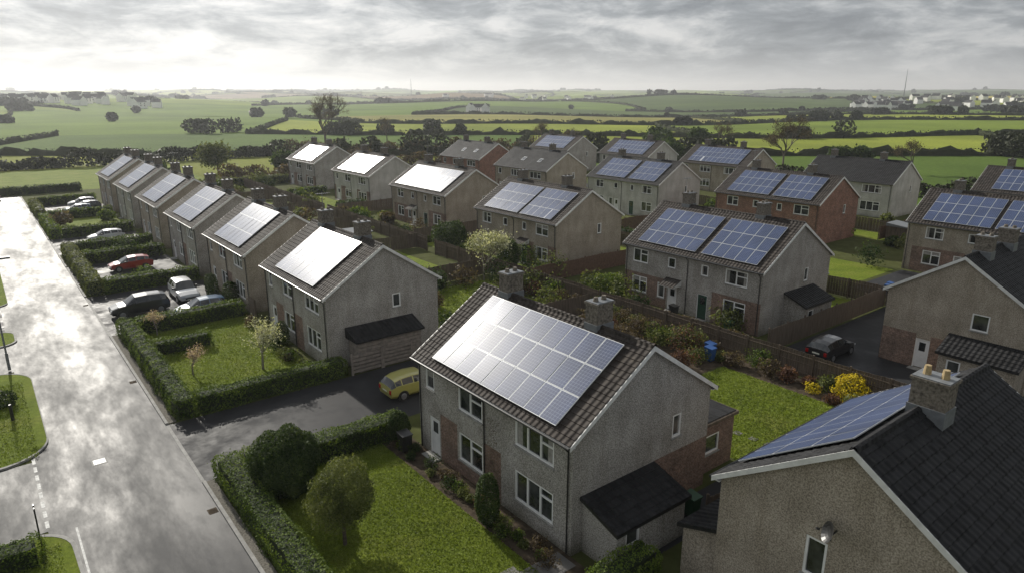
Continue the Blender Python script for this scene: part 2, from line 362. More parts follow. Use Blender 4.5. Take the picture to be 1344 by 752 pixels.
    if skylights:
        K=MB()
        for i in range(skylights):
            y0=L*(.25+.3*i); P=lambda yy,vv,nn: O+Y_*yy+sd*vv+sn*nn
            for (g,mm,nn) in ((0,0,.08),(.07,1,.085)):
                K.poly([P(y0+g,2.2+g,nn),P(y0+.9-g,2.2+g,nn),P(y0+.9-g,3.2-g,nn),P(y0+g,3.2-g,nn)],mm)
        K.build('skylights',[alu,glass],E)
    if porch:
        K=MB(); 
        for y in porch:
            K.box(-.75,y-.75,2.3,.295,y+.75,2.36,1); K.poly([(-.8,y-.8,2.37),(-.8,y+.8,2.37),(.29,y+.8,2.85),(.29,y-.8,2.85)],0)
            for yy in (y-.8,y+.8): K.poly([(-.8,yy,2.37),(.29,yy,2.85),(.29,yy,2.37)],1)
        K.build('porch',[roof,fascia],E)
    if lean:
        x0,x1,d,zl,zh,side=lean
        K=MB(); W2=MB();F2=MB();G2=MB();S2=MB()
        if side==0:
            o=Vector((x0,.15-d,0)); uu=X_; nn=-Y_
        else:
            o=Vector((.3-d,x0,0)); uu=Y_; nn=-X_
        wd=x1-x0
        wall(W2,F2,G2,S2,o,uu,nn,wd,zl,[(.5,1.3,.95,min(1.8,zl-.12),'W')] if wd>2 else [],())
        for a in (0,wd):
            p=o+uu*a; W2.poly([p,p-nn*(d-.003),p-nn*(d-.003)+Z*zh,p+Z*zl])
        m2=.18
        A=o+uu*-m2+nn*m2+Z*(zl-.02);B_=o+uu*(wd+m2)+nn*m2+Z*(zl-.02);C_=o+uu*(wd+m2)-nn*(d-.006)+Z*(zh+.08);D_=o+uu*-m2-nn*(d-.006)+Z*(zh+.08)
        n4=6
        for i in range(n4):
            t0=i/n4;t1=(i+1)/n4
            K.poly([A.lerp(D_,t0)+Z*.03,B_.lerp(C_,t0)+Z*.03,B_.lerp(C_,t1),A.lerp(D_,t1)]); K.poly([A.lerp(D_,t0)+Z*.03,B_.lerp(C_,t0)+Z*.03,B_.lerp(C_,t0)-Z*.003,A.lerp(D_,t0)-Z*.003])
        K.poly([A-Z*.14,B_-Z*.14,B_+Z*.03,A+Z*.03],1);K.poly([A-Z*.14,D_-Z*.14,D_,A+Z*.02],1);K.poly([B_-Z*.14,C_-Z*.14,C_,B_+Z*.02],1)
        K.poly([A-Z*.12,B_-Z*.12,C_-Z*.12,D_-Z*.12],1)
        W2.build('outbuilding_walls',[wallm,brick],E);K.build('outbuilding_roof',[roof_dark,blackp],E);F2.build('outbuilding_window_frame',[upvc],E);G2.build('outbuilding_glass',[glass,curt],E);S2.build('outbuilding_sill',[kerb_m]*5,E)
    if dish:
        K=MB(); x,z=dish; c=Vector((x,-.25,z)); K.cyl((x,.15,z-.1),(x,-.18,z-.1),.03,.03,6); K.cyl((x,-.18,z-.3),(x,-.18,z),.025,.025,6)
        ax=Vector((-.6,-.62,.3)).normalized(); a=ax.orthogonal().normalized(); b2=ax.cross(a)
        prev=None
        for rr in (0,.12,.22,.34):
            ring=[c+ax*(rr*rr*.9)+(a*math.cos(t)+b2*math.sin(t))*rr for t in np.linspace(0,2*math.pi,17)[:-1]]
            if prev:
                for i in range(16):
                    j=(i+1)%16; K.poly([prev[i],prev[j],ring[j],ring[i]])
            prev=ring
        K.cyl(c+b2*-.25+ax*.06,c+ax*.4,.012,.012,5); K.cyl(c+ax*.36,c+ax*.46,.04,.04,8)
        K.build('satellite_dish',[blackp],E)
    return E
# Row A
fA1=[(1.1,3.6,3.5,4.75,'W'),(6.0,7.95,3.5,4.75,'W'),(10.1,10.9,3.6,4.7,'W'),(1.1,3.6,.85,2.3,'W'),(6.0,7.95,.85,2.3,'W'),(9.7,10.65,.05,2.15,'D')]
A1=house('pebbledash_house',16.1,16.9,solar=((1.2,9,.45,3),),front=fA1,bricks=[(8.1,9.6,0,2.6),(4.6,5.9,0,2.6),(6.0,8.1,0,.85)],gbricks=[(4.9,8.6,0,2.6)],lean=(.9,5.0,1.9,1.95,2.5,0),
   gab=[(6.0,6.6,3.3,4.4,'W')])
house('pebbledash_house',16.5,41.0,solar=((2.2,7,.5,3),),gab=[(4.9,5.55,3.5,4.5,'W')],bricks=[(8.1,9.6,0,2.6),(4.4,5.9,0,2.6)],aerial=1)
house('pebbledash_house',16.4,56.8,wallm=peb_tan,solar=((2,7,.5,3),),chim=(.3,.8),bricks=[(4.6,5.9,0,2.6)])
house('pebbledash_house',16.3,72.2,solar=((2,7,.5,3),),bricks=[(4.6,5.9,0,2.6)])
house('pebbledash_house',16.3,88.3,solar=((2,7,.5,3),),wallm=peb_tan,aerial=1)
house('pebbledash_house',16.3,104.8,solar=((2,7,.5,3),))
house('pebbledash_house',16.3,121,solar=((2,7,.5,3),),wallm=peb_tan)
house('pebbledash_house',18.7,12.4,L=10.3,D=9.2,rz=-math.pi/2,roof=roof_dark,solar=((1.0,8,.5,3),),chim=(.46,),chsize=(.55,.4,.95),pots=2,gab=[(3.2,3.9,3.2,4.6,'W'),(5.9,7.2,.9,2.1,'W')],
   dish=(4.4,5.3),lean=(.4,5,1.6,2.25,2.8,1),wallm=peb_tan,front=[(7.5,9,3.5,4.7,'W')])
house('pebbledash_house',48.2,19.8,L=12,D=9.2,rz=-math.pi/2,roof=roof_dark,solar=(),gab=[(2.2,3.1,.05,2.1,'D'),(5.2,6.2,3.5,4.6,'W')],lean=(4.6,8.8,1.8,2.2,2.9,0),wallm=peb_tan,chim=(.2,.55),gbricks=[(0,2.2,0,2.4),(3.1,4.6,0,2.4)])
# Row B
fB=[(1.3,3.3,3.55,4.75,'W'),(4.9,5.6,3.7,4.6,'W'),(8.2,9.0,3.7,4.6,'W'),(11.2,12.9,3.55,4.75,'W'),(1.3,3.3,.9,2.3,'W'),(4.8,5.8,.05,2.15,'G'),(7.9,8.85,.05,2.15,'D'),(9.2,10.0,.9,2.2,'W'),(11.2,12.9,.9,2.3,'W')]
bB=[(0,1.3,0,2.6),(3.6,4.8,0,2.6),(9.0,10.9,0,2.6),(13,14,0,2.6)]
bB2=[(0,4.4,0,2.6),(9.0,14,0,2.6)]
house('pebbledash_house',45,27,L=14.1,D=10.4,solar=((.9,5,.6,3),(6.6,6,.6,3)),front=fB,bricks=bB2,porch=(8.4,),lean=(3.6,7.6,1.8,2.2,2.9,0),zr=8.3,chim=(.27,.8),aerial=1)
house('pebbledash_house',45.7,51,L=14.4,D=10.2,solar=((1.2,5,.5,3),(6.7,6,.5,3)),front=fB,bricks=bB,porch=(5.3,),wallm=peb_tan,zr=8.2,gab=[(5.9,6.5,3.4,4.5,'W')])
house('pebbledash_house',47.8,75,L=15,D=10.2,solar=((1.5,12,.5,3),),front=fB,bricks=bB2,porch=(8.4,),wallm=peb_tan,zr=8.2,aerial=1)
house('pebbledash_house',49.5,100,L=14,D=10,solar=((2,10,.5,3),),wallm=peb_white,bricks=bB)
house('pebbledash_house',51,125.5,L=14,D=10,solar=((2,9,.5,3),),bricks=bB)
# Row C
house('pebbledash_house',76,15,L=15,D=10,solar=((1,6,.5,3),(7.5,6,.5,3)),wallm=peb_tan,front=fB,bricks=bB2)
house('brick_house',79,41,L=15,D=10.2,solar=((1.5,5,.6,3),(7.2,6,.6,3)),wallm=brick_red,front=fB,aerial=1)
house('pebbledash_house',78,64.8,L=15,D=10.2,solar=((1.3,5,.6,3),(7.2,6,.6,3)),wallm=peb_white,front=fB,roof=roof_grey)
house('pebbledash_house',76.8,88.3,L=15,D=10,solar=(),roof=roof_dark,wallm=peb_tan,skylights=2,bricks=bB)
house('brick_house',80,112.5,L=14.5,D=10,solar=(),roof=roof_dark,wallm=brick_red,skylights=2)
# Row D
house('pebbledash_house',108,20,L=15,D=10,solar=((1.5,11,.6,3),),wallm=peb_tan)
house('pebbledash_house',105.2,44,L=14.5,D=10,solar=(),roof=roof_dark,wallm=peb_white)
house('pebbledash_house',109,71,L=15,D=10,solar=((2,11,.6,3),),wallm=peb_tan)
house('pebbledash_house',111,95.5,L=14.5,D=10,solar=((2,10,.6,3),),wallm=peb_white)
house('pebbledash_house',109.5,118.5,L=14,D=10,solar=((2,10,.6,3),))
def extension(name,x0,y0,x1,y1,h,wm):
    E=empty(name); W=MB();F=MB();G=MB();S=MB(); X_=Vector((1,0,0));Y_=Vector((0,1,0))
    wall(W,F,G,S,Vector((x0,y0,0)),X_,-Y_,x1-x0,h,[(.6,min(1.8,x1-x0-.4),1.0,2.0,'W')],())
    wall(W,F,G,S,Vector((x1,y0,0)),Y_,X_,y1-y0,h,[],()); wall(W,F,G,S,Vector((x0,y1,0)),X_,Y_,x1-x0,h,[],()); wall(W,F,G,S,Vector((x0,y0,0)),Y_,-X_,y1-y0,h,[],())
    W.build('walls',[wm,brick],E);F.build('window_frame',[upvc],E);G.build('glass',[glass,curt],E);S.build('sill',[kerb_m]*5,E)
    R=MB(); R.box(x0-.15,y0-.15,h,x1+.15,y1+.15,h+.16); R.box(x0-.05,y0-.05,h+.16,x1+.05,y1+.05,h+.2,1); R.build('flat_roof',[woodm,roof_dark],E)
extension('brick_extension',25.05,17.6,28.0,21.5,2.6,brick)
def shed(name,x0,y0,x1,y1,h0,h1,wm,rm):
    E=empty(name); W=MB()
    k=9
    for i in range(k): W.box(x0,y0+.0,i*h0/k+.01,x1,y0+.05-.004*(i%2),(i+1)*h0/k-.015)
    W.box(x0+.02,y0+.05,0,x1-.02,y1,h0)
    W.build('timber_walls',[wm],E)
    R=MB(); R.poly([(x0-.2,y0-.2,h0+.02),(x1+.2,y0-.2,h0+.02),(x1+.2,y1,h1),(x0-.2,y1,h1)]); R.poly([(x0-.2,y0-.2,h0+.02),(x1+.2,y0-.2,h0+.02),(x1+.2,y0-.2,h0-.1),(x0-.2,y0-.2,h0-.1)])
    R.poly([(x0-.2,y0-.2,h0-.1),(x0-.2,y1,h0-.1),(x0-.2,y1,h1),(x0-.2,y0-.2,h0+.02)]);R.poly([(x1+.2,y0-.2,h0-.1),(x1+.2,y1,h0-.1),(x1+.2,y1,h1),(x1+.2,y0-.2,h0+.02)])
    R.build('roof',[rm],E)
shed('timber_outbuilding',18.2,39.6,23.0,41.1,2.2,2.8,woodg,roof_dark)
shed('garden_shed',30,56.8,32.5,59,2.0,2.3,woodm,roof_dark); shed('garden_shed',34,74,36.6,76,2,2.3,woodr,leadm); shed('garden_shed',58,30,60.5,32.5,2,2.3,woodm,leadm)
shed('garden_shed',60,48,62.5,50.5,2,2.3,woodr,leadm); shed('garden_shed',89.5,35,92,37.5,2,2.3,woodm,leadm)
# ---------------- fences
def fence(x0,y0,x1,y1,h=1.75,m=woodm,name='wooden_fence',bw=.16):
    B=MB(); o=Vector((x0,y0,0)); d=Vector((x1-x0,y1-y0,0)); L=d.length; u=d/L; n=Vector((u.y,-u.x,0))
    k=int(L/bw)
    for i in range(k):
        hh=h+rng.normal(0,.012)+.04*math.sin(i*bw*.9); B.obox(o,u,n,i*bw,i*bw+bw*.9,.06,hh,0,.02)
    for z in (.35,1.0,h-.3): B.obox(o,u,n,0,L,z,z+.07,-.045,-.002)
    p=0
    while p<=L+.01: B.obox(o,u,n,p-.05,p+.05,0,h+.1,-.14,-.046); p+=2.4
    return B.build(name,[m])
fence(40.6,13,40.6,66); fence(40.8,68,41.5,98,bw=.3); fence(41.5,99,42.5,146,bw=.3)
fence(43,24.8,61,24.8); fence(41,49,56.5,49,m=woodr); fence(42,73,58,73,bw=.3); fence(43,97.5,60,97.5,bw=.3)
fence(22,14.6,40.3,13.2); fence(26,39.4,40.3,39.4); fence(26,55,40.3,55.2); 
for y in (70.5,86.5,103,119.5): fence(25.6,y,41,y,bw=.3)
fence(61,4,61,62,bw=.25,m=woodm); fence(62,24.5,76,24.5,bw=.25,m=woodr); fence(61,62,76,62,bw=.3,m=woodr); fence(63,64,63,140,bw=.35)
fence(89,38,104,38,bw=.3,m=woodr); fence(94,20,94,90,bw=.4); fence(89,62,104,62,bw=.4); fence(16.4,54.6,16.4,56.6)
G=MB()
for i in range(2):
    for j in range(5): G.box(17.6+i*2.3,39.42,.15+j*.26,19.75+i*2.3-(.0),39.46,.33+j*.26)
    for xx in (17.55+i*2.3,19.75+i*2.3-.03): G.box(xx,39.38,0,xx+.12,39.5,1.5)
G.build('wooden_gate',[woodg])
# ---------------- foliage
def hedge(x0,y0,x1,y1,h,leaf=.085,dens=300,m=lf_hedge,name='hedge',rough=.13):
    E=empty(name); pts=[];nr=[]
    ar=[((x1-x0)*(y1-y0),'t'),((y1-y0)*h,'w'),((y1-y0)*h,'e'),((x1-x0)*h,'s'),((x1-x0)*h,'n')]
    for a,k in ar:
        n=int(a*dens); u=rng.uniform(0,1,n);v=rng.uniform(0,1,n)
        if k=='t': p=np.stack([x0+(x1-x0)*u,y0+(y1-y0)*v,np.full(n,h)],1);q=(0,0,1)
        if k=='w': p=np.stack([np.full(n,x0),y0+(y1-y0)*u,h*v],1);q=(-1,0,.2)
        if k=='e': p=np.stack([np.full(n,x1),y0+(y1-y0)*u,h*v],1);q=(1,0,.2)
        if k=='s': p=np.stack([x0+(x1-x0)*u,np.full(n,y0),h*v],1);q=(0,-1,.2)
        if k=='n': p=np.stack([x0+(x1-x0)*u,np.full(n,y1),h*v],1);q=(0,1,.2)
        pts.append(p);nr.append(np.tile(q,(n,1)))
    P=np.concatenate(pts);N=np.concatenate(nr).astype(float)
    l=vn(P,2.2,int(x0*7+y0)%97); l2=vn(P,6.5,int(x0+y0*3)%89)
    cx=(x0+x1)/2;cy=(y0+y1)/2; 
    ex=np.clip((np.abs(P[:,0]-cx)-(x1-x0)/2+.25)/.25,0,1);ey=np.clip((np.abs(P[:,1]-cy)-(y1-y0)/2+.25)/.25,0,1);ez=np.clip((P[:,2]-h+.25)/.25,0,1)
    P[:,2]-=.10*np.maximum(ex,ey)**2*ez; sh=.09*ez
    P[:,0]-=np.sign(P[:,0]-cx)*sh*ex;P[:,1]-=np.sign(P[:,1]-cy)*sh*ey
    P+=N*(l*rough+l2*.05+rng.normal(0,.035,len(P)))[:,None]
    stray=rng.uniform(0,1,len(P))<.015; P+=N*(stray*rng.uniform(.05,.25,len(P)))[:,None]
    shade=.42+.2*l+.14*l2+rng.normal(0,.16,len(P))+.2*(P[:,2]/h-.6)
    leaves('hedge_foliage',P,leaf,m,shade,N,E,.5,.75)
    B=MB(); B.box(x0+.2,y0+.2,0,x1-.2,y1-.2,h-.2,bottom=False); B.build('hedge_core',[hcore],E)
    return E
def crown(P0,rad,n,seed=0,k=.22,shell=.55):
    d=rng.normal(size=(n,3)); d/=np.linalg.norm(d,axis=1)[:,None]
    l=vn(d,3.2,seed)+.6*vn(d,8,seed+1)
    r=(1-(1-shell)*rng.uniform(0,1,n)**1.5)*(1+k*l)
    P=d*r[:,None]*np.array(rad)
    return P+np.array(P0),d,l
def shrub(x,y,rx,ry,h,m=lf_hedge,n=2500,leaf=.11,name='shrub',k=.15,shell=.7,z0=0):
    P,d,l=crown((x,y,z0+h*.5),(rx,ry,h*.52),n,int(abs(x*13+y*7))%500,k,shell)
    P=P[P[:,2]>.02]
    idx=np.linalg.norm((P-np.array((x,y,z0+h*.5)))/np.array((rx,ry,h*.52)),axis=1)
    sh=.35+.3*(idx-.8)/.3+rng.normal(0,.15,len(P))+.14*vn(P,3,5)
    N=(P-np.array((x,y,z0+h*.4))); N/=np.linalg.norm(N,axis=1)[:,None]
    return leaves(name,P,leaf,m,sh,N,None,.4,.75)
def branches(B,p,d,ln,r,depth,spread=.55,kids=3,up=.15):
    e=p+d*ln; B.cyl(p,e,r,r*.68,5 if depth>2 else 3,0,False)
    tips=[e]
    if depth==0: return tips
    for i in range(kids):
        nd_=(d+Vector((random.gauss(0,spread),random.gauss(0,spread),random.gauss(up,spread*.6)))).normalized()
        tips+=branches(B,p+d*ln*random.uniform(.65,1),nd_,ln*random.uniform(.6,.85),r*.62,depth-1,spread,kids,up)
    return tips
def tree(x,y,h,name='tree',m=None,leaf=.15,per=40,depth=4,bk=bark,spread=.5,cl=.5,kids=3,tr=.1,trunkf=.28,tz=.25):
    E=empty(name,(x,y,0)); B=MB()
    tips=branches(B,Vector((0,0,0)),Vector((random.gauss(0,.04),random.gauss(0,.04),1)).normalized(),h*trunkf,tr,depth,spread,kids)
    B.build('trunk_and_branches',[bk],E,True)
    if m:
        T=np.array([t[:] for t in tips if t.z>h*tz]); P=np.repeat(T,per,0)+rng.normal(0,cl,(len(T)*per,3))*np.array((1,1,.8))
        sh=.45+np.repeat(rng.normal(0,.2,len(T)),per)+rng.normal(0,.15,len(P)); leaves('crown',P,leaf,m,sh,None,E)
    return E
hedge(6.75,10,8.0,31.9,1.25); hedge(8.0,30.7,11.0,31.9,1.2); hedge(11.0,29.9,16.2,31.2,1.3)
hedge(6.8,39.5,8.0,58.0,1.3,.1,220); hedge(8.0,39.5,17.3,40.7,1.25,.1,230); hedge(8.0,56.7,16.2,57.9,1.3,.13,140)
hedge(8,51,12,52,1.1,.13,120)
hedge(13.4,13.9,18.2,15.0,1.35)
hedge(-7,29.3,-.3,30.6,1.1,.09,220)
hedge(6.6,71,7.9,92,1.5,.18,80,lf_olive); hedge(7.9,71,16.2,72.2,1.4,.16,90); hedge(7.9,85,16,86.1,1.4,.2,60); hedge(7.9,91,16,92.1,1.5,.2,60)
hedge(6.5,103,7.7,118,1.4,.25,40); hedge(7.7,103,16,104,1.4,.25,40); hedge(7.7,119,16,120,1.4,.25,40); hedge(6.5,122,7.7,136,1.4,.28,35,lf_olive); hedge(7.7,135.5,16,136.5,1.5,.28,35)
hedge(1,153,16,154.2,1.5,.3,28,lf_dark); hedge(26,37.8,33,39.0,1.5,.15,100); hedge(26,53.4,34,54.6,1.5,.18,80,lf_dark)
hedge(42,49.6,45.5,50.6,1.4,.2,50); hedge(42,25.9,42.8,40,1,.18,60,lf_brown)
hedge(62,40,63.2,60,1.8,.25,35,lf_dark); hedge(78,61,94,62,1.8,.3,25); hedge(64,86,76,87,1.6,.3,25); hedge(64,110,79,111,1.6,.3,25,lf_dark)
hedge(95,64,108,65.2,1.8,.35,20,lf_dark); hedge(18,140,60,141.4,1.8,.35,20,lf_olive); hedge(44,120,51,121,1.5,.3,25)
shrub(9.2,28.6,1.6,1.6,3.2,lf_dark,21000,.1,'round_bush',.10,.8)
def topiary(x,y,h,r,m,n,lf):
    E=empty('topiary_tree',(x,y,0)); B=MB(); B.cyl((0,0,0),(0,.03,h-r),.09,.06,8); B.build('trunk',[bark],E)
    P,d,l=crown((0,0,h-r),(r,r,r),n,9,.16,.55); sh=.45+.25*l+rng.normal(0,.15,n); leaves('crown',P,lf,m,sh,d,E,.35)
topiary(9.6,23.4,3.7,1.35,lf_olive,17000,.085)
shrub(15.0,20.8,.55,.55,2.5,lf_dark,6000,.08,'conifer_shrub',.08,.8)
shrub(15.6,29.6,.6,.6,1.9,lf_dark,4500,.09,'conifer_shrub',.08,.8)
shrub(15.9,47.5,.55,.55,2.0,lf_dark,2600,.1,'conifer_shrub',.06,.8)
shrub(16.1,60.3,.7,.7,2.2,lf_dark,1800,.14,'conifer_shrub',.06,.8); shrub(15.2,62.4,.45,.45,2.6,lf_dark,1500,.14,'conifer_shrub',.06,.8); shrub(15.3,64,.4,.4,2.2,lf_dark,1200,.14,'conifer_shrub',.06,.8)
P=np.stack([16.32+rng.normal(0,.03,900),22.2+rng.normal(0,.28,900),rng.uniform(.1,4.2,900)],1); leaves('wall_climber',P,.09,lf_brown,None,None,None,.5,.2)
for i in range(26):
    y=17.2+i*.5; m=random.choice([lf_hedge,lf_olive,lf_brown,lf_dark,lf_red]); r=random.uniform(.22,.5)
    if abs(y-27)<.6: continue
    shrub(random.uniform(14.9,15.8),y,r,r,r*1.5,m,600,.07,'border_plant',.25,.5)
for i in range(14):
    r=random.uniform(.3,.6); shrub(random.uniform(15,15.9),random.uniform(41.5,55),r,r,r*1.6,random.choice([lf_hedge,lf_olive,lf_dark,lf_brown]),500,.1,'border_plant',.25,.5)
for i in range(30):
    y=14+i*1.2; m=random.choice([lf_hedge,lf_olive,lf_brown,lf_brown,lf_red]); r=random.uniform(.4,1.0)
    shrub(random.uniform(38.3,40),y,r,r,r*1.5,m,900,.12,'garden_shrub',.3,.4)
for i in range(30):
    m=random.choice([lf_brown,lf_red,lf_olive,lf_brown]); r=random.uniform(.5,1.3)
    shrub(random.uniform(31,39.8),random.uniform(26.5,39),r,r,r*1.5,m,900,.13,'garden_shrub',.35,.35)
for i in range(150):
    bx=random.choice([(26.5,40,41,54),(26.5,40,56,140),(41.5,45,27,65),(42,47,66,140),(57,75,26,140),(90,104,20,130),(8.5,15,58,135),(86,92,20,120)])
    m=random.choice([lf_hedge,lf_olive,lf_brown,lf_dark,lf_dark,lf_olive]); r=random.uniform(.5,1.7)
    x=random.uniform(bx[0],bx[1]);y=random.uniform(bx[2],bx[3])
    if bx[0]==8.5 and ((58<y<70.5) or (76<y<84) or (93<y<102) or (122<y<134)): continue
    d=math.hypot(x,y); shrub(x,y,r,r,r*random.uniform(1.1,1.9),m,500,.22 if d<90 else .35,'garden_shrub',.3,.5)
shrub(43.4,67,2.3,2.3,3.4,lf_dark,4000,.22,'round_bush',.12,.7); shrub(43.2,55.5,1.3,1.3,3.2,lf_dark,2500,.2,'conifer_shrub',.1,.7); shrub(44.2,42,2.0,1.6,2.0,lf_hedge,3000,.18,'round_bush')
shrub(34,45,1.8,1.6,1.8,lf_hedge,2500,.18,'garden_shrub'); shrub(40,17.3,1.3,1.0,1.5,lf_yel,3500,.11,'gorse_bush',.25,.6); shrub(38.9,19.2,.5,.5,.7,lf_yel,500,.1,'gorse_bush',.25,.6)
shrub(-.8,47.8,.7,.7,1.1,lf_dark,1800,.1,'round_bush',.1)
tree(13.3,44.2,5.0,'blossom_tree',lf_white,.13,14,4,bark_pale,.45,.25,3,.09)
tree(9.3,46.0,2.9,'blossom_tree',lf_pink,.1,9,3,bark_pale,.5,.15,4,.06)
tree(9.2,56.0,2.6,'blossom_tree',lf_pink,.1,7,3,bark_pale,.5,.15,4,.05)
tree(38.4,53.4,6.2,'blossom_tree',lf_white,.22,24,4,bark_pale,.5,.4,3,.12)
tree(45,167,9,'evergreen_tree',lf_olive,.6,70,3,bark,.6,1.0,4,.25)
def bare(x,y,h,d=6,m=None): return tree(x,y,h,'bare_tree',lf_brown,.25,4,d,bark,.42,.4,3,h*.024,.3,.4)
bare(93,217,19,6); bare(125,235,10,5); bare(157,92,12,6); bare(186,131,11,5); bare(171,68,9,5); bare(62,150,9,5); bare(140,150,10,5); bare(150,175,10,5); bare(72,148,7,5)
for (x,y,h) in [(178,150,9),(186,157,10),(193,160,8),(170,140,7),(200,150,9),(150,120,6),(160,130,7),(60,165,5),(30,160,5),(176,88,6),(180,84,6)]:
    tree(x,y,h,'evergreen_tree',lf_dark,.9,60,3,bark,.5,.8,4,.25,.24)
def tufts(x0,y0,x1,y1,dens,sz,z=.03):
    n=int((x1-x0)*(y1-y0)*dens); P=np.stack([rng.uniform(x0,x1,n),rng.uniform(y0,y1,n),z+rng.uniform(0,sz*.4,n)],1)
    sh=.42+.18*vn(P,1.1,3)+.12*vn(P,5,8)+rng.normal(0,.14,n); leaves('lawn_tufts',P,sz,lf_grass,sh,np.tile((0.,0.,1.),(n,1)),None,.35,.6)
tufts(8,14.8,14.8,30.7,420,.075); tufts(28.2,14.4,38.2,25.2,220,.1); tufts(8,40.7,16.2,56.7,150,.1); tufts(-5,39.5,.3,51.5,200,.08,.12); tufts(-5,25,.3,30.6,200,.08,.12); tufts(26,41,38.8,53.5,60,.15)
# ---------------- ground sheets
def sheet(name,x0,y0,x1,y1,z,m):
    B=MB(); B.poly([(x0,y0,z),(x1,y0,z),(x1,y1,z),(x0,y1,z)]); return B.build(name,[m])
for r in [(8,14.8,14.8,30.7),(28.2,14.4,38.2,25.2),(8,40.7,16.2,56.7),(26,40.8,38.8,53.5),(26,56,38,70),(26,71,39,86),(26,87,39,102.5),(26,103.5,39,119),(26,120,39,138),
          (8,72.2,16,76.5),(8,86.1,16,91),(8,104,16,119),(3,154.3,40,200),(42.5,26,44.5,48),(57,26,60.5,61),(64,30,75,61),(89,26,93.8,61),(42.5,50,45.5,72),(64,64,75,86),(91,64,103,90),(60,75,62.8,140),(43,100,49,119),(95,25,104,60)]:
    sheet('lawn',*r,.008,lawn)
def rr(x0,y0,x1,y1,r,corners):
    pts=[]
    for (cx,cy,a0,k) in [(x1-r,y1-r,0,'ne'),(x0+r,y1-r,90,'nw'),(x0+r,y0+r,180,'sw'),(x1-r,y0+r,270,'se')]:
        if k in corners:
            for t in np.linspace(0,90,9): pts.append((cx+r*math.cos(math.radians(a0+t)),cy+r*math.sin(math.radians(a0+t))))
        else: pts.append({'ne':(x1,y1),'nw':(x0,y1),'sw':(x0,y0),'se':(x1,y0)}[k])
    return pts
def kerbed(name,pts,m,kw=.14,kh=.11):
    B=MB(); n=len(pts); c=Vector((sum(p[0] for p in pts)/n,sum(p[1] for p in pts)/n,0))
    inn=[]
    for p in pts:
        v=Vector((p[0],p[1],0)); d=(c-v).normalized(); inn.append(v+d*kw*1.2)
    for i in range(n):
        j=(i+1)%n;a=Vector((*pts[i],0));b2=Vector((*pts[j],0)); h=Z*kh
        B.poly([a,b2,b2+h,a+h],1);B.poly([a+h,b2+h,inn[j]+h,inn[i]+h],1)
    B.poly([p+Z*(kh-.015) for p in inn],0)
    for i in range(n):
        j=(i+1)%n;B.poly([inn[i]+Z*kh,inn[j]+Z*kh,inn[j]+Z*(kh-.015),inn[i]+Z*(kh-.015)],1)
    return B.build(name,[m,kerb_m])
kerbed('grass_verge',rr(-8,39.2,.85,54,2.4,('se','ne')),lawn)
kerbed('grass_verge',rr(-8,24,.85,32.0,2.0,('ne',)),lawn)
kerbed('grass_verge',rr(-8,60,.6,64,1.2,('se','ne')),lawn); kerbed('grass_verge',rr(-8,72,.6,140,1.2,('se','ne')),lawn)
sheet('road',.0,-40,6.2,152,.020,road_m)
for q in ((-40,32,0,39.2),(-40,54,0,60)): sheet('side_road',*q,.02,road_m)
sheet('side_road',-60,145,-.0,152,.020,road_m); sheet('side_road',-40,64,0,72,.02,drive_m)
sheet('garden_path',-7,48.5,-.6,50.0,.112,pave_m)
sheet('driveway',6.2,31.95,27.5,39.4,.016,drive_m); sheet('driveway',6.2,58.0,16.4,70.9,.016,drive_m); sheet('driveway',6.2,76.5,16.2,85,.016,drive_m); sheet('driveway',6.2,92.2,16.2,102.9,.016,drive_m); sheet('driveway',6.2,120,16.2,135.3,.016,drive_m)
sheet('car_park',41,2,61,24.6,.016,drive_m); sheet('patio',25.2,21.5,28,25,.016,pave_m); sheet('yard',17,14.9,28,16.8,.012,drive_m); sheet('garden_bed',14.8,15,16.4,30,.012,soil); sheet('garden_bed',38.2,14,40.6,52,.012,soil); sheet('garden_bed',29,25.4,38.2,39,.012,soil)
sheet('side_yard',25.2,25.2,29,39,.012,drive_m); sheet('patio',14.0,16.5,16.2,17.6,.016,pave_m); sheet('forecourt',41,27,44.8,42,.013,gravel_m)
sheet('estate_road',64,25,75.5,29.5,.016,drive_m); sheet('estate_road',95,0,99,160,.016,drive_m)
K=MB()
for a,b2 in ((-40,31.9),(39.45,57.9),(71,76.4),(85.1,92.1),(103,119.9),(135.4,150)): K.box(6.2,a,0,6.36,b2,.12)
for a,b2 in ((32,39.4),(58,70.9),(76.5,85),(92.2,102.9),(120,135.3)): K.box(6.2,a,0,6.36,b2,.035)
K.build('kerb',[kerb_m])
sheet('verge',6.36,-40,6.75,31.9,.05,gravel_m); sheet('verge',6.36,39.5,6.8,57.9,.05,gravel_m); 
P_=MB()
y=32.3
while y<39: P_.box(-.05,y,.0205,.09,y+.6,.0245,bottom=False); y+=.95
P_.box(.95,24,.0205,1.03,31.6,.0245,bottom=False)
P_.build('road_markings',[paint_m])
D_=MB(); D_.box(2.3,36.9,.021,3.0,37.6,.026); D_.build('drain_cover',[kerb_m]); D_=MB(); D_.box(2.38,36.98,.0262,2.92,37.52,.029); D_.build('manhole_lid',[leadm])
for yy in (29,47,68): 
    D_=MB(); D_.box(5.75,yy,.021,6.15,yy+.45,.026)
    for i in range(5): D_.box(5.78,yy+.04+i*.08,.0262,6.12,yy+.075+i*.08,.03)
    D_.build('gully_grate',[soil])
K=MB()
for i in range(4): K.box(13.2+i*.05,15.3+i*.7,.0,14.2,15.9+i*.7,.045)
K.build('stepping_stones',[pave_m]); K=MB()
for i in range(9): K.box(30.6+.1*math.sin(i),15.2+i*.9,.0,31.0+.1*math.sin(i),15.6+i*.9,.04)
K.build('stepping_stones',[pave_m])
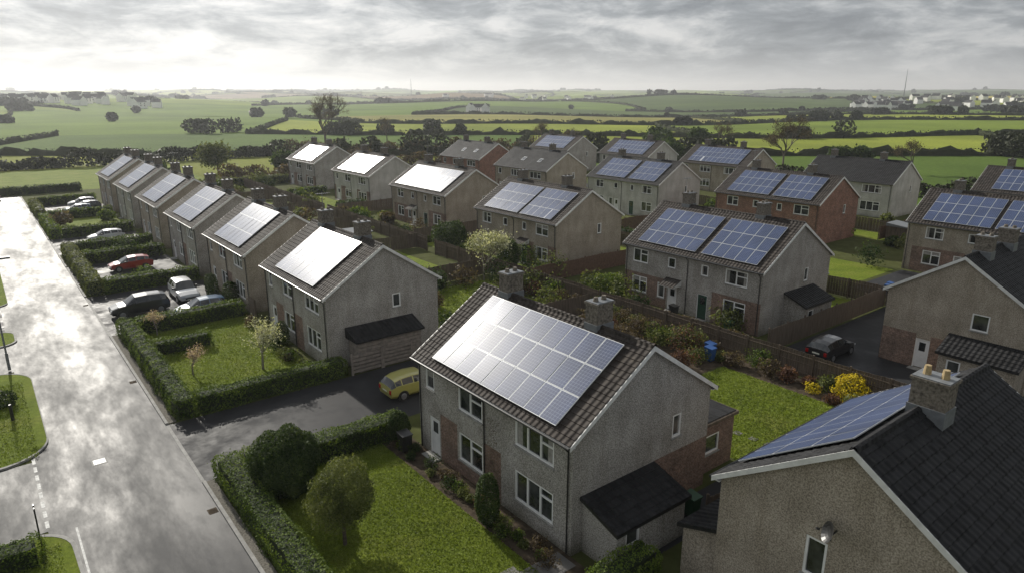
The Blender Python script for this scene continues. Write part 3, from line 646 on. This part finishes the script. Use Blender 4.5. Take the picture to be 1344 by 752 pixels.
# ---------------- terrain
rows=[205,300,430,600,850,1200,1700,2400,3300,4500]
svals=list(np.arange(-300,205,10.0)); 
for i in range(len(rows)-1): svals+=list(np.linspace(rows[i],rows[i+1],9)[:-1])
svals+=[4500,6000,9000]
svals=np.array(svals); av=np.arange(-60,61)/8.0
def smooth(a,b,x): t=np.clip((x-a)/(b-a),0,1); return t*t*(3-2*t)
def hgt(x,y):
    D=np.hypot(x-60,y-75); r=smooth(150,650,D); a=np.minimum(D/90,16)
    h=r*a*(.34*np.sin(x*.0062+1.2)+.34*np.sin(y*.0071+x*.0025)+.25*np.sin(x*.013-y*.009+2))
    return h+smooth(1700,4500,D)*20+ r*np.minimum(D/300,6)*.6
def pos(s,a):
    s=np.asarray(s,float);a=np.asarray(a,float); w=90+.38*np.maximum(s,0); r=a*w
    k=smooth(190,420,s); s2=s+k*(s*.085*np.sin(r*3.2/w+s*.01)+s*.04*np.sin(r*7.1/w+1))
    r2=r+k*(s*.06*np.sin(s*.008+a)+6*np.sin(s*.03))
    x,y=fr(s2,r2); return x,y,hgt(x,y)
S2,A2=np.meshgrid(svals,av,indexing='ij'); X,Y,Zz=pos(S2,A2)
ns,na=S2.shape; V=np.stack([X,Y,Zz],-1).reshape(-1,3)
idx=np.arange(ns*na).reshape(ns,na); Fq=np.stack([idx[:-1,:-1],idx[:-1,1:],idx[1:,1:],idx[1:,:-1]],-1).reshape(-1,4)
me=bpy.data.meshes.new('ground'); me.from_pydata(V.tolist(),[],Fq.tolist())
offs=[random.randint(0,7) for _ in rows]; pal=[(.11,.17,.03),(.15,.205,.037),(.08,.13,.03),(.22,.26,.045),(.13,.145,.05),(.21,.205,.07),(.065,.10,.03),(.17,.125,.085),(.42,.37,.07)]
wts=[4,5,4,5,3,3,2,2,1.8]; fcol={}; merged=set()
def cellid(ri,av_): return math.floor((av_*8+offs[min(ri,len(rows)-1)])/8+1e-6)
frng=random.Random(21)
for ri in range(len(rows)):
    for j in range(-12,13):
        fcol[(ri,j)]=frng.choices(pal,wts)[0]
        if ri>0 and frng.random()<.3: merged.add((ri,j))
cols=np.zeros((len(Fq),4)); cols[:,3]=1; sc=(S2[:-1,:-1]+S2[1:,1:]).ravel()/2; ac=(A2[:-1,:-1]+A2[1:,1:]).ravel()/2; xc=(X[:-1,:-1]+X[1:,1:]).ravel()/2; yc=(Y[:-1,:-1]+Y[1:,1:]).ravel()/2
def colour(ri,a):
    j=cellid(ri,a)
    if (ri,j) in merged and ri>0:
        mid=j+.5-offs[ri]/8
        return colour(ri-1,mid)
    return fcol.get((ri,j),pal[0])
for i in range(len(Fq)):
    if sc[i]<205:
        if -30<xc[i]<130 and yc[i]<160: c=(.075,.085,.034)
        elif xc[i]>=130: c=(.085,.135,.03)
        else: c=(.18,.205,.04)
    else:
        ri=min(int(np.searchsorted(rows,sc[i])-1),len(rows)-1); c=colour(ri,ac[i])
    cols[i,:3]=c
at=me.attributes.new('field','FLOAT_COLOR','CORNER'); at.data.foreach_set('color',np.repeat(cols,4,0).astype(np.float32).ravel())
me.materials.append(gmat); me.polygons.foreach_set('use_smooth',[True]*len(Fq))
ob=bpy.data.objects.new('ground',me); COL.objects.link(ob)
HP=[];HS=[]; RB=MB()
def lodsize(s): return max(.6,s/420)
def ribbon(s,a,hh,wd):
    x,y,z=pos(s,a); n=len(x)
    if n<3: return
    t=np.stack([np.gradient(x),np.gradient(y)],1); t/=np.linalg.norm(t,axis=1)[:,None]+1e-9; nx,ny=-t[:,1],t[:,0]
    hv=hh*(1+.25*np.sin(np.arange(n)*.7+x[0])+rng.normal(0,.25,n)); wv=wd*(1+rng.normal(0,.15,n))
    prof=[(-1,-.6),(-.85,.7),(-.2,1),(.3,.97),(.9,.65),(1,-.6)]
    R=[[(x[i]+nx[i]*wv[i]*p,y[i]+ny[i]*wv[i]*p,z[i]+hv[i]*q) for p,q in prof] for i in range(n)]
    for i in range(n-1):
        for k in range(5): RB.poly([R[i][k],R[i+1][k],R[i+1][k+1],R[i][k+1]],0,[(0,0)]*4)
def fringe(s,a,n,size,hh,wd):
    x,y,z=pos(s,a); HP.append(np.stack([x+rng.normal(0,wd*.6,n),y+rng.normal(0,wd*.6,n),z+rng.uniform(.3,1.2,n)*hh],1)); HS.append(np.full(n,size))
def clump(s,a0,cnt,H,n,sz):
    x,y,z=pos(float(s),a0)
    for c in range(cnt):
        P,d,l=crown((x+rng.normal(0,H*.75)*(c>0),y+rng.normal(0,H*.75)*(c>0),z+H*.42),(H*.5,H*.5,H*.45),n,c,.18,.6); HP.append(P);HS.append(np.full(n,sz))
for i,s in enumerate(rows):
    w=90+.38*s; amax=min(7.2,(1.1*s+260)/w); sz=lodsize(s); st_=max(2.0,s/160)
    hh=1.7+s/1500; wd=.7+s/1200
    for j in range(-9,10):
        a0,a1=j-offs[i]/8,j+1-offs[i]/8
        if a1<-amax or a0>amax or (i,j) in merged: continue
        npt=max(4,int(w/st_)); ribbon(np.full(npt,float(s)),np.linspace(a0,a1,npt),hh,wd)
        n=int(min(w/sz*5,900)); fringe(np.full(n,float(s)),rng.uniform(a0,a1,n),n,sz,hh,wd)
    if i<len(rows)-1:
        s1=rows[i+1]
        for j in range(int(-amax)-1,int(amax)+2):
            a_=j-offs[i]/8
            if abs(a_)>amax or colour(i,a_+.1)==colour(i,a_-.1): continue
            npt=max(6,int((s1-s)/st_)); ss=np.linspace(s,s1,npt); ribbon(ss,np.full(npt,a_),hh*.9,wd)
            n=min(int((s1-s)/sz*4),1500); fringe(rng.uniform(s,s1,n),np.full(n,a_),n,sz,hh,wd)
    for k in range(int(3+3.0*amax*(1+s/1200))):
        clump(s,rng.uniform(-amax,amax),rng.choice([1,1,2,5]),rng.uniform(4,8)*(1+s/5000),300 if s<500 else (130 if s<1300 else 60),sz*1.7)
for k in range(26): clump(rng.uniform(560,1150),rng.uniform(-2.1,-1.1),6,rng.uniform(6,9),110,2.8)
for k in range(26): clump(rng.uniform(560,1150),rng.uniform(1.0,2.0),6,rng.uniform(6,9),110,2.8)
for k in range(20): clump(rng.uniform(1300,2400),rng.uniform(-2.2,2.2),6,rng.uniform(9,13),60,5)
E=empty('distant_hedgerows_and_trees'); hfar=simple('distant_hedge',(.035,.041,.019),.95,.35,.3,spec=.05); RB.build('hedgerow_banks',[hfar],E)
P=np.concatenate(HP);Sz=np.concatenate(HS)
leaves('hedgerow_foliage',P,Sz,lf_far,.4+.2*vn(P,.15,4)+rng.normal(0,.12,len(P)),None,E,.5,.85)
def wildhedge(x0,y0,x1,y1,h,n,m=lf_far,size=.5,name='field_hedge'):
    t=rng.uniform(0,1,n); P=np.stack([x0+(x1-x0)*t+rng.normal(0,.7,n),y0+(y1-y0)*t+rng.normal(0,.7,n),rng.uniform(0,1,n)**.8*h*(1+.3*np.sin(t*40)+.25*np.sin(t*97))],1)
    leaves(name,P,size,m,.4+.2*vn(P,.6,4)+rng.normal(0,.12,n),None,None,.5,.85)
wildhedge(-80,204,75,204,3,16000,lf_far,.7); wildhedge(75,204,140,165,3.3,9000,lf_brown,.65); wildhedge(132,165,134,-20,2.8,17000,lf_far,.6); wildhedge(-60,160,0,158,1.5,3500,lf_hedge,.5); wildhedge(40,146,130,150,2.8,12000,lf_brown,.55)
def village(name,pts):
    B=MB()
    for (x,y,z,w,l,h,a) in pts:
        ca,sa=math.cos(a),math.sin(a); T=lambda u,v,k:(x+u*ca-v*sa,y+u*sa+v*ca,z+k)
        c=[(-l,-w),(l,-w),(l,w),(-l,w)]
        for i in range(4):
            p,q=c[i],c[(i+1)%4]; B.poly([T(*p,-2),T(*q,-2),T(*q,h),T(*p,h)],0)
        B.poly([T(-l,-w,h),T(l,-w,h),T(l,0,h+w),T(-l,0,h+w)],1);B.poly([T(-l,w,h),T(l,w,h),T(l,0,h+w),T(-l,0,h+w)],1)
        B.poly([T(-l,-w,h),T(-l,w,h),T(-l,0,h+w)],0);B.poly([T(l,-w,h),T(l,w,h),T(l,0,h+w)],0)
        for k in (-.5,.3):
            for zz in (.25,.65): B.poly([T(l*k,-w-.05,h*zz),T(l*k+1.2,-w-.05,h*zz),T(l*k+1.2,-w-.05,h*zz+1.2),T(l*k,-w-.05,h*zz+1.2)],2)
    B.build(name,[simple('village_render',(.78,.77,.74),.8),roof_grey,glass])
def vp(s0,s1,r0,r1,n):
    o=[]
    for i in range(n):
        s=random.uniform(s0,s1); k=random.uniform(r0,r1); x,y=fr(s,s*k); z=float(hgt(np.array([x]),np.array([y]))[0]); o.append((x,y,z+.8,random.uniform(3,4),random.uniform(4,7),random.uniform(4,5),random.uniform(0,3)))
    return o
village('distant_village',vp(700,900,-.74,-.5,45)); village('distant_village',vp(800,1100,.48,.8,75)); village('distant_village',vp(1500,1900,-.1,.35,25)); village('farm_buildings',vp(640,670,-.06,-.03,4))
for (s,k,h) in ((1900,.553,70),(2400,-.142,60)):
    x,y=fr(s,s*k); z=float(hgt(np.array([x]),np.array([y]))[0]); B=MB()
    for i in range(10): B.cyl((x,y,z+i*h/10),(x,y,z+(i+1)*h/10),1.4-.1*i,1.4-.1*(i+1),4,0,False)
    B.build('radio_mast',[blackp])
# ---------------- vehicles
tyre=simple('tyre_rubber',(.02,.02,.02),.8); rim=simple('alloy_wheel',(.4,.4,.42),.35,.1,metal=.8); lampm=simple('headlamp',(.6,.62,.65),.1,.1); redl=simple('tail_lamp',(.35,.01,.01),.2,.1)
carglass=simple('car_glass',(.012,.014,.016),.05,.1,spec=.9); platew=simple('number_plate',(.7,.7,.6),.4,.05)
def carpaint(n,c):
    m=simple(n,c,.3,.04,1); m.node_tree.nodes['Principled BSDF'].inputs['Coat Weight'].default_value=.8; m.node_tree.nodes['Principled BSDF'].inputs['Coat Roughness'].default_value=.05; return m
def car(x,y,rot,paint,kind='hatch',name='parked_car'):
    E=empty(name,(x,y,.02),rot)
    if kind=='suv':
        st=[(-2.2,.45,.62,0,.66),(-2.14,.34,.82,0,.82),(-1.6,.3,1.0,0,.9),(-1.1,.28,1.08,0,.93),(-.35,.28,1.12,1.66,.93),(.6,.28,1.14,1.70,.93),(1.6,.28,1.14,1.66,.93),(1.98,.3,1.12,1.56,.91),(2.22,.34,1.02,0,.87),(2.26,.42,.7,0,.8)]; wr=.34
    else:
        st=[(-2.02,.4,.55,0,.6),(-1.97,.3,.7,0,.76),(-1.5,.26,.86,0,.84),(-1.05,.24,.93,0,.87),(-.25,.24,.96,1.42,.87),(.5,.24,.98,1.47,.87),(1.3,.24,1.0,1.42,.87),(1.72,.26,.99,1.3,.85),(2.02,.3,.92,0,.82),(2.06,.4,.6,0,.76)]; wr=.31
    B=MB(); R=[]
    for (xx,zb,zt,zr_,w) in st:
        cab=zr_>0
        top=zr_ if cab else zt+.03
        wr_=w*.70 if cab else w*.8
        if not cab: ring=[(0,zb),(w*.88,zb),(w,zb+.15),(w*1.0,(zb+zt)/2),(w*.97,zt-.03),(wr_,zt+.015),(wr_*.5,top),(0,top+.01)]
        else: ring=[(0,zb),(w*.88,zb),(w,zb+.15),(w*1.01,(zb+zt)/2),(w*.97,zt),(wr_,top-.05),(wr_*.6,top),(0,top+.015)]
        R.append((xx,ring,cab))
    for i in range(len(R)-1):
        x0,a,c0=R[i];x1,b2,c1=R[i+1]
        for k in range(7):
            gl=0
            if k==4 and (c0 or c1): gl=1
            if k in (5,6) and c0!=c1: gl=1
            for sg in (1,-1):
                q=[(x0,a[k][0]*sg,a[k][1]),(x1,b2[k][0]*sg,b2[k][1]),(x1,b2[k+1][0]*sg,b2[k+1][1]),(x0,a[k+1][0]*sg,a[k+1][1])]
                if k==4 and c0 and c1:
                    q_=[Vector(v) for v in q]; t0,t1=.05,.95
                    ins=[q_[0].lerp(q_[1],t0).lerp(q_[3].lerp(q_[2],t0),.08),q_[0].lerp(q_[1],t1).lerp(q_[3].lerp(q_[2],t1),.08),q_[0].lerp(q_[1],t1).lerp(q_[3].lerp(q_[2],t1),.9),q_[0].lerp(q_[1],t0).lerp(q_[3].lerp(q_[2],t0),.9)]
                    for e in range(4): B.poly([q_[e],q_[(e+1)%4],ins[(e+1)%4],ins[e]],0)
                    B.poly(ins,1)
                else: B.poly(q,gl)
    for xx,ring in ((R[0][0],R[0][1]),(R[-1][0],R[-1][1])):
        B.poly([(xx,p[0],p[1]) for p in ring]+[(xx,-p[0],p[1]) for p in ring[::-1][1:-1]],0)
    B.build('body',[paint,carglass],E)
    W=MB(); w0=st[4][4]
    for xx in (st[0][0]+.78,st[-1][0]-.8):
        for sg in (1,-1):
            W.cyl((xx,sg*(w0-.1),wr),(xx,sg*(w0+.018),wr),wr+.055,wr+.055,20,2)
            W.cyl((xx,sg*(w0-.18),wr),(xx,sg*(w0+.035),wr),wr,wr,20,0); W.cyl((xx,sg*(w0+.03),wr),(xx,sg*(w0+.045),wr),wr*.66,wr*.6,12,1)
    W.build('wheels',[tyre,rim,blackp],E)
    Q=MB(); zf=st[1][2]-.12; f=st[0][0]-.0;r=st[-1][0]
    for sg in (1,-1):
        Q.box(f-.012,sg*.6-.17,zf-.06,f+.14,sg*.6+.17,zf+.07,0); Q.box(r-.12,sg*.66-.1,zf-.02,r+.015,sg*.66+.1,zf+.22,1)
        Q.box(-.62,sg*(w0+.02)-.09,st[4][2]+.0,-.47,sg*(w0+.06)+.09,st[4][2]+.13,3)
    Q.box(f-.02,-.4,.42,f+.02,.4,.55,3); Q.box(f-.03,-.26,.36,f-.021,.26,.46,2); Q.box(r+.016,-.26,.6,r+.024,.26,.7,2)
    Q.build('lamps_and_trim',[lampm,redl,platew,blackp],E)
    return E
pb=carpaint('paint_black',(.012,.012,.014)); pw=carpaint('paint_white',(.6,.6,.6)); pbl=carpaint('paint_blue',(.05,.11,.2)); py=carpaint('paint_gold',(.36,.34,.09)); pr=carpaint('paint_red',(.3,.015,.012)); ps=carpaint('paint_silver',(.35,.36,.37)); pg=carpaint('paint_grey',(.06,.065,.075))
car(9.3,62.9,0,pb,'suv'); car(13.4,65.3,math.pi/2,pw,'suv'); car(13.4,59.4,0,pbl); car(19.6,34.8,math.pi,py); car(11.6,80,0,pr); car(12,98,0,pw); car(13.5,127,0,pg); car(13.5,131.5,0,ps); car(46.0,21.8,math.pi,pb); car(1.2,148,0,ps); car(12,124,0,pbl)
# ---------------- street furniture
E=empty('street_lamp',(-.2,54.4,.1)); B=MB(); B.cyl((0,0,0),(0,0,1.2),.09,.09,10);B.cyl((0,0,1.2),(0,0,7.3),.06,.045,10);B.cyl((0,0,7.3),(.75,0,7.55),.035,.03,8);B.box(.6,-.12,7.5,1.25,.12,7.62);B.build('pole_and_head',[leadm],E)
B=MB();B.box(.7,-.09,7.48,1.2,.09,7.499);B.build('lens',[lampm],E)
B=MB();B.cyl((-.5,45.3,.1),(-.5,45.3,1.0),.09,.09,12);B.cyl((-.5,45.3,1.0),(-.5,45.3,1.06),.1,.06,12);B.build('bollard',[blackp])
E=empty('sign_post',(-.3,30.9,.1));B=MB();B.cyl((0,0,0),(0,0,1.9),.03,.03,8);B.box(-.02,-.22,1.3,.02,.22,1.85);B.build('post_and_plate',[blackp],E)
def bin_(x,y,m):
    E=empty('wheelie_bin',(x,y,.02)); B=MB(); a=.24;b2=.29
    lo=[(-a,-a,.08),(a,-a,.08),(a,a,.08),(-a,a,.08)];hi=[(-b2,-b2,.98),(b2,-b2,.98),(b2,b2,.98),(-b2,b2,.98)]
    for i in range(4): j=(i+1)%4;B.poly([lo[i],lo[j],hi[j],hi[i]])
    B.poly(lo); B.poly([(-.31,-.33,1.0),(.31,-.33,1.0),(.31,.33,1.08),(-.31,.33,1.08)]);B.poly([(-.31,-.33,.94),(.31,-.33,.94),(.31,-.33,1.0),(-.31,-.33,1.0)])
    for s in (-.31,.31): B.poly([(s,-.33,.94),(s,.33,.94),(s,.33,1.08),(s,-.33,1.0)])
    B.cyl((-.25,.33,1.0),(.25,.33,1.0),.025,.025,6); B.build('body_and_lid',[m],E)
    W=MB();W.cyl((-.29,.24,.1),(-.24,.24,.1),.1,.1,12);W.cyl((.24,.24,.1),(.29,.24,.1),.1,.1,12);W.build('wheels',[tyre],E)
bblue=simple('bin_blue',(.02,.08,.25),.5,.1); bgreen=simple('bin_green',(.015,.06,.025),.5,.1)
for x,y,m in ((38.3,26.4,bblue),(39,26.9,bblue),(64.5,26,bblue),(65.4,26.2,bblue),(15.4,28.6,blackp),(22.5,15.8,bgreen),(44,34.2,blackp),(44.2,29,bgreen)): bin_(x,y,m)
# ---------------- haze, sun, sky, camera
hm=bpy.data.materials.new('haze'); hm.use_nodes=True; nt=hm.node_tree
for n in list(nt.nodes): nt.nodes.remove(n)
o_=nd(nt,'ShaderNodeOutputMaterial'); vs=nd(nt,'ShaderNodeVolumeScatter'); vs.inputs['Density'].default_value=.0002; vs.inputs['Anisotropy'].default_value=.45; vs.inputs['Color'].default_value=(.93,.96,1,1); nt.links.new(vs.outputs[0],o_.inputs['Volume'])
B=MB(); B.box(-7000,-7000,-60,7000,7000,120); hz_=B.build('atmospheric_haze',[hm])
sd=Vector((.023,.8785,.477)).normalized()
L=bpy.data.lights.new('sun','SUN'); L.energy=5.0; L.angle=math.radians(.9); L.color=(1,.95,.86); lo=bpy.data.objects.new('sun',L); lo.rotation_euler=sd.to_track_quat('Z','Y').to_euler(); COL.objects.link(lo)
wd=bpy.data.worlds.new('World'); bpy.context.scene.world=wd; wd.use_nodes=True; nt=wd.node_tree
for n in list(nt.nodes): nt.nodes.remove(n)
out=nd(nt,'ShaderNodeOutputWorld'); sky=nd(nt,'ShaderNodeTexSky',sky_type='NISHITA'); sky.sun_disc=False; sky.sun_elevation=math.asin(sd.z); sky.sun_rotation=math.atan2(sd.x,sd.y)
b1=nd(nt,'ShaderNodeBackground'); b1.inputs[1].default_value=.06; nt.links.new(sky.outputs[0],b1.inputs[0])
tc=nd(nt,'ShaderNodeTexCoord'); sp=nd(nt,'ShaderNodeSeparateXYZ'); nt.links.new(tc.outputs['Generated'],sp.inputs[0])
z=math_(nt,'MAXIMUM',sp.outputs[2],0.0)
cb=nd(nt,'ShaderNodeMapping'); cb.inputs['Scale'].default_value=(1,1,3.6); cb.inputs['Location'].default_value=(.7,1.9,.3); nt.links.new(tc.outputs['Generated'],cb.inputs[0])
n1=noise(nt,8.5,12,.62,cb.outputs[0],.3); n2=noise(nt,2.2,4,.5,cb.outputs[0])
f=math_(nt,'MULTIPLY_ADD',n2,.38,math_(nt,'MULTIPLY',n1,.67))
cc=ramp(nt,f,[(.42,(.22,.24,.27)),(.50,(.35,.375,.405)),(.555,(.53,.55,.57)),(.64,(.80,.80,.80))])
hz=ramp(nt,z,[(0,(1,1,1)),(.02,(.6,.6,.6)),(.055,(0,0,0))]); cc=mixc(nt,math_(nt,'MULTIPLY',hz,.85),cc,(.66,.68,.70))
vm=nd(nt,'ShaderNodeVectorMath',operation='DOT_PRODUCT'); nt.links.new(tc.outputs['Generated'],vm.inputs[0]); vm.inputs[1].default_value=sd
g=math_(nt,'POWER',math_(nt,'MAXIMUM',vm.outputs['Value'],0.0),7.0); g2=math_(nt,'POWER',math_(nt,'MAXIMUM',vm.outputs['Value'],0.0),60.0)
st=math_(nt,'ADD',math_(nt,'MULTIPLY_ADD',g,.6,.9),math_(nt,'MULTIPLY',g2,2.5))
b2=nd(nt,'ShaderNodeBackground'); nt.links.new(cc,b2.inputs[0]); nt.links.new(st,b2.inputs[1])
mx=nd(nt,'ShaderNodeMixShader'); mx.inputs[0].default_value=.92; nt.links.new(b1.outputs[0],mx.inputs[1]); nt.links.new(b2.outputs[0],mx.inputs[2]); nt.links.new(mx.outputs[0],out.inputs[0])
cam=bpy.data.cameras.new('camera'); cam.lens=24; cam.sensor_width=36; cam.clip_end=20000; co=bpy.data.objects.new('camera',cam); COL.objects.link(co)
th=math.radians(15.83); co.location=(0,0,18); fw=Vector((CX*math.cos(th),CY*math.cos(th),-math.sin(th))); co.rotation_euler=fw.to_track_quat('-Z','Y').to_euler()
sc=bpy.context.scene; sc.camera=co; sc.view_settings.view_transform='Standard'; sc.view_settings.look='None'; sc.view_settings.exposure=0
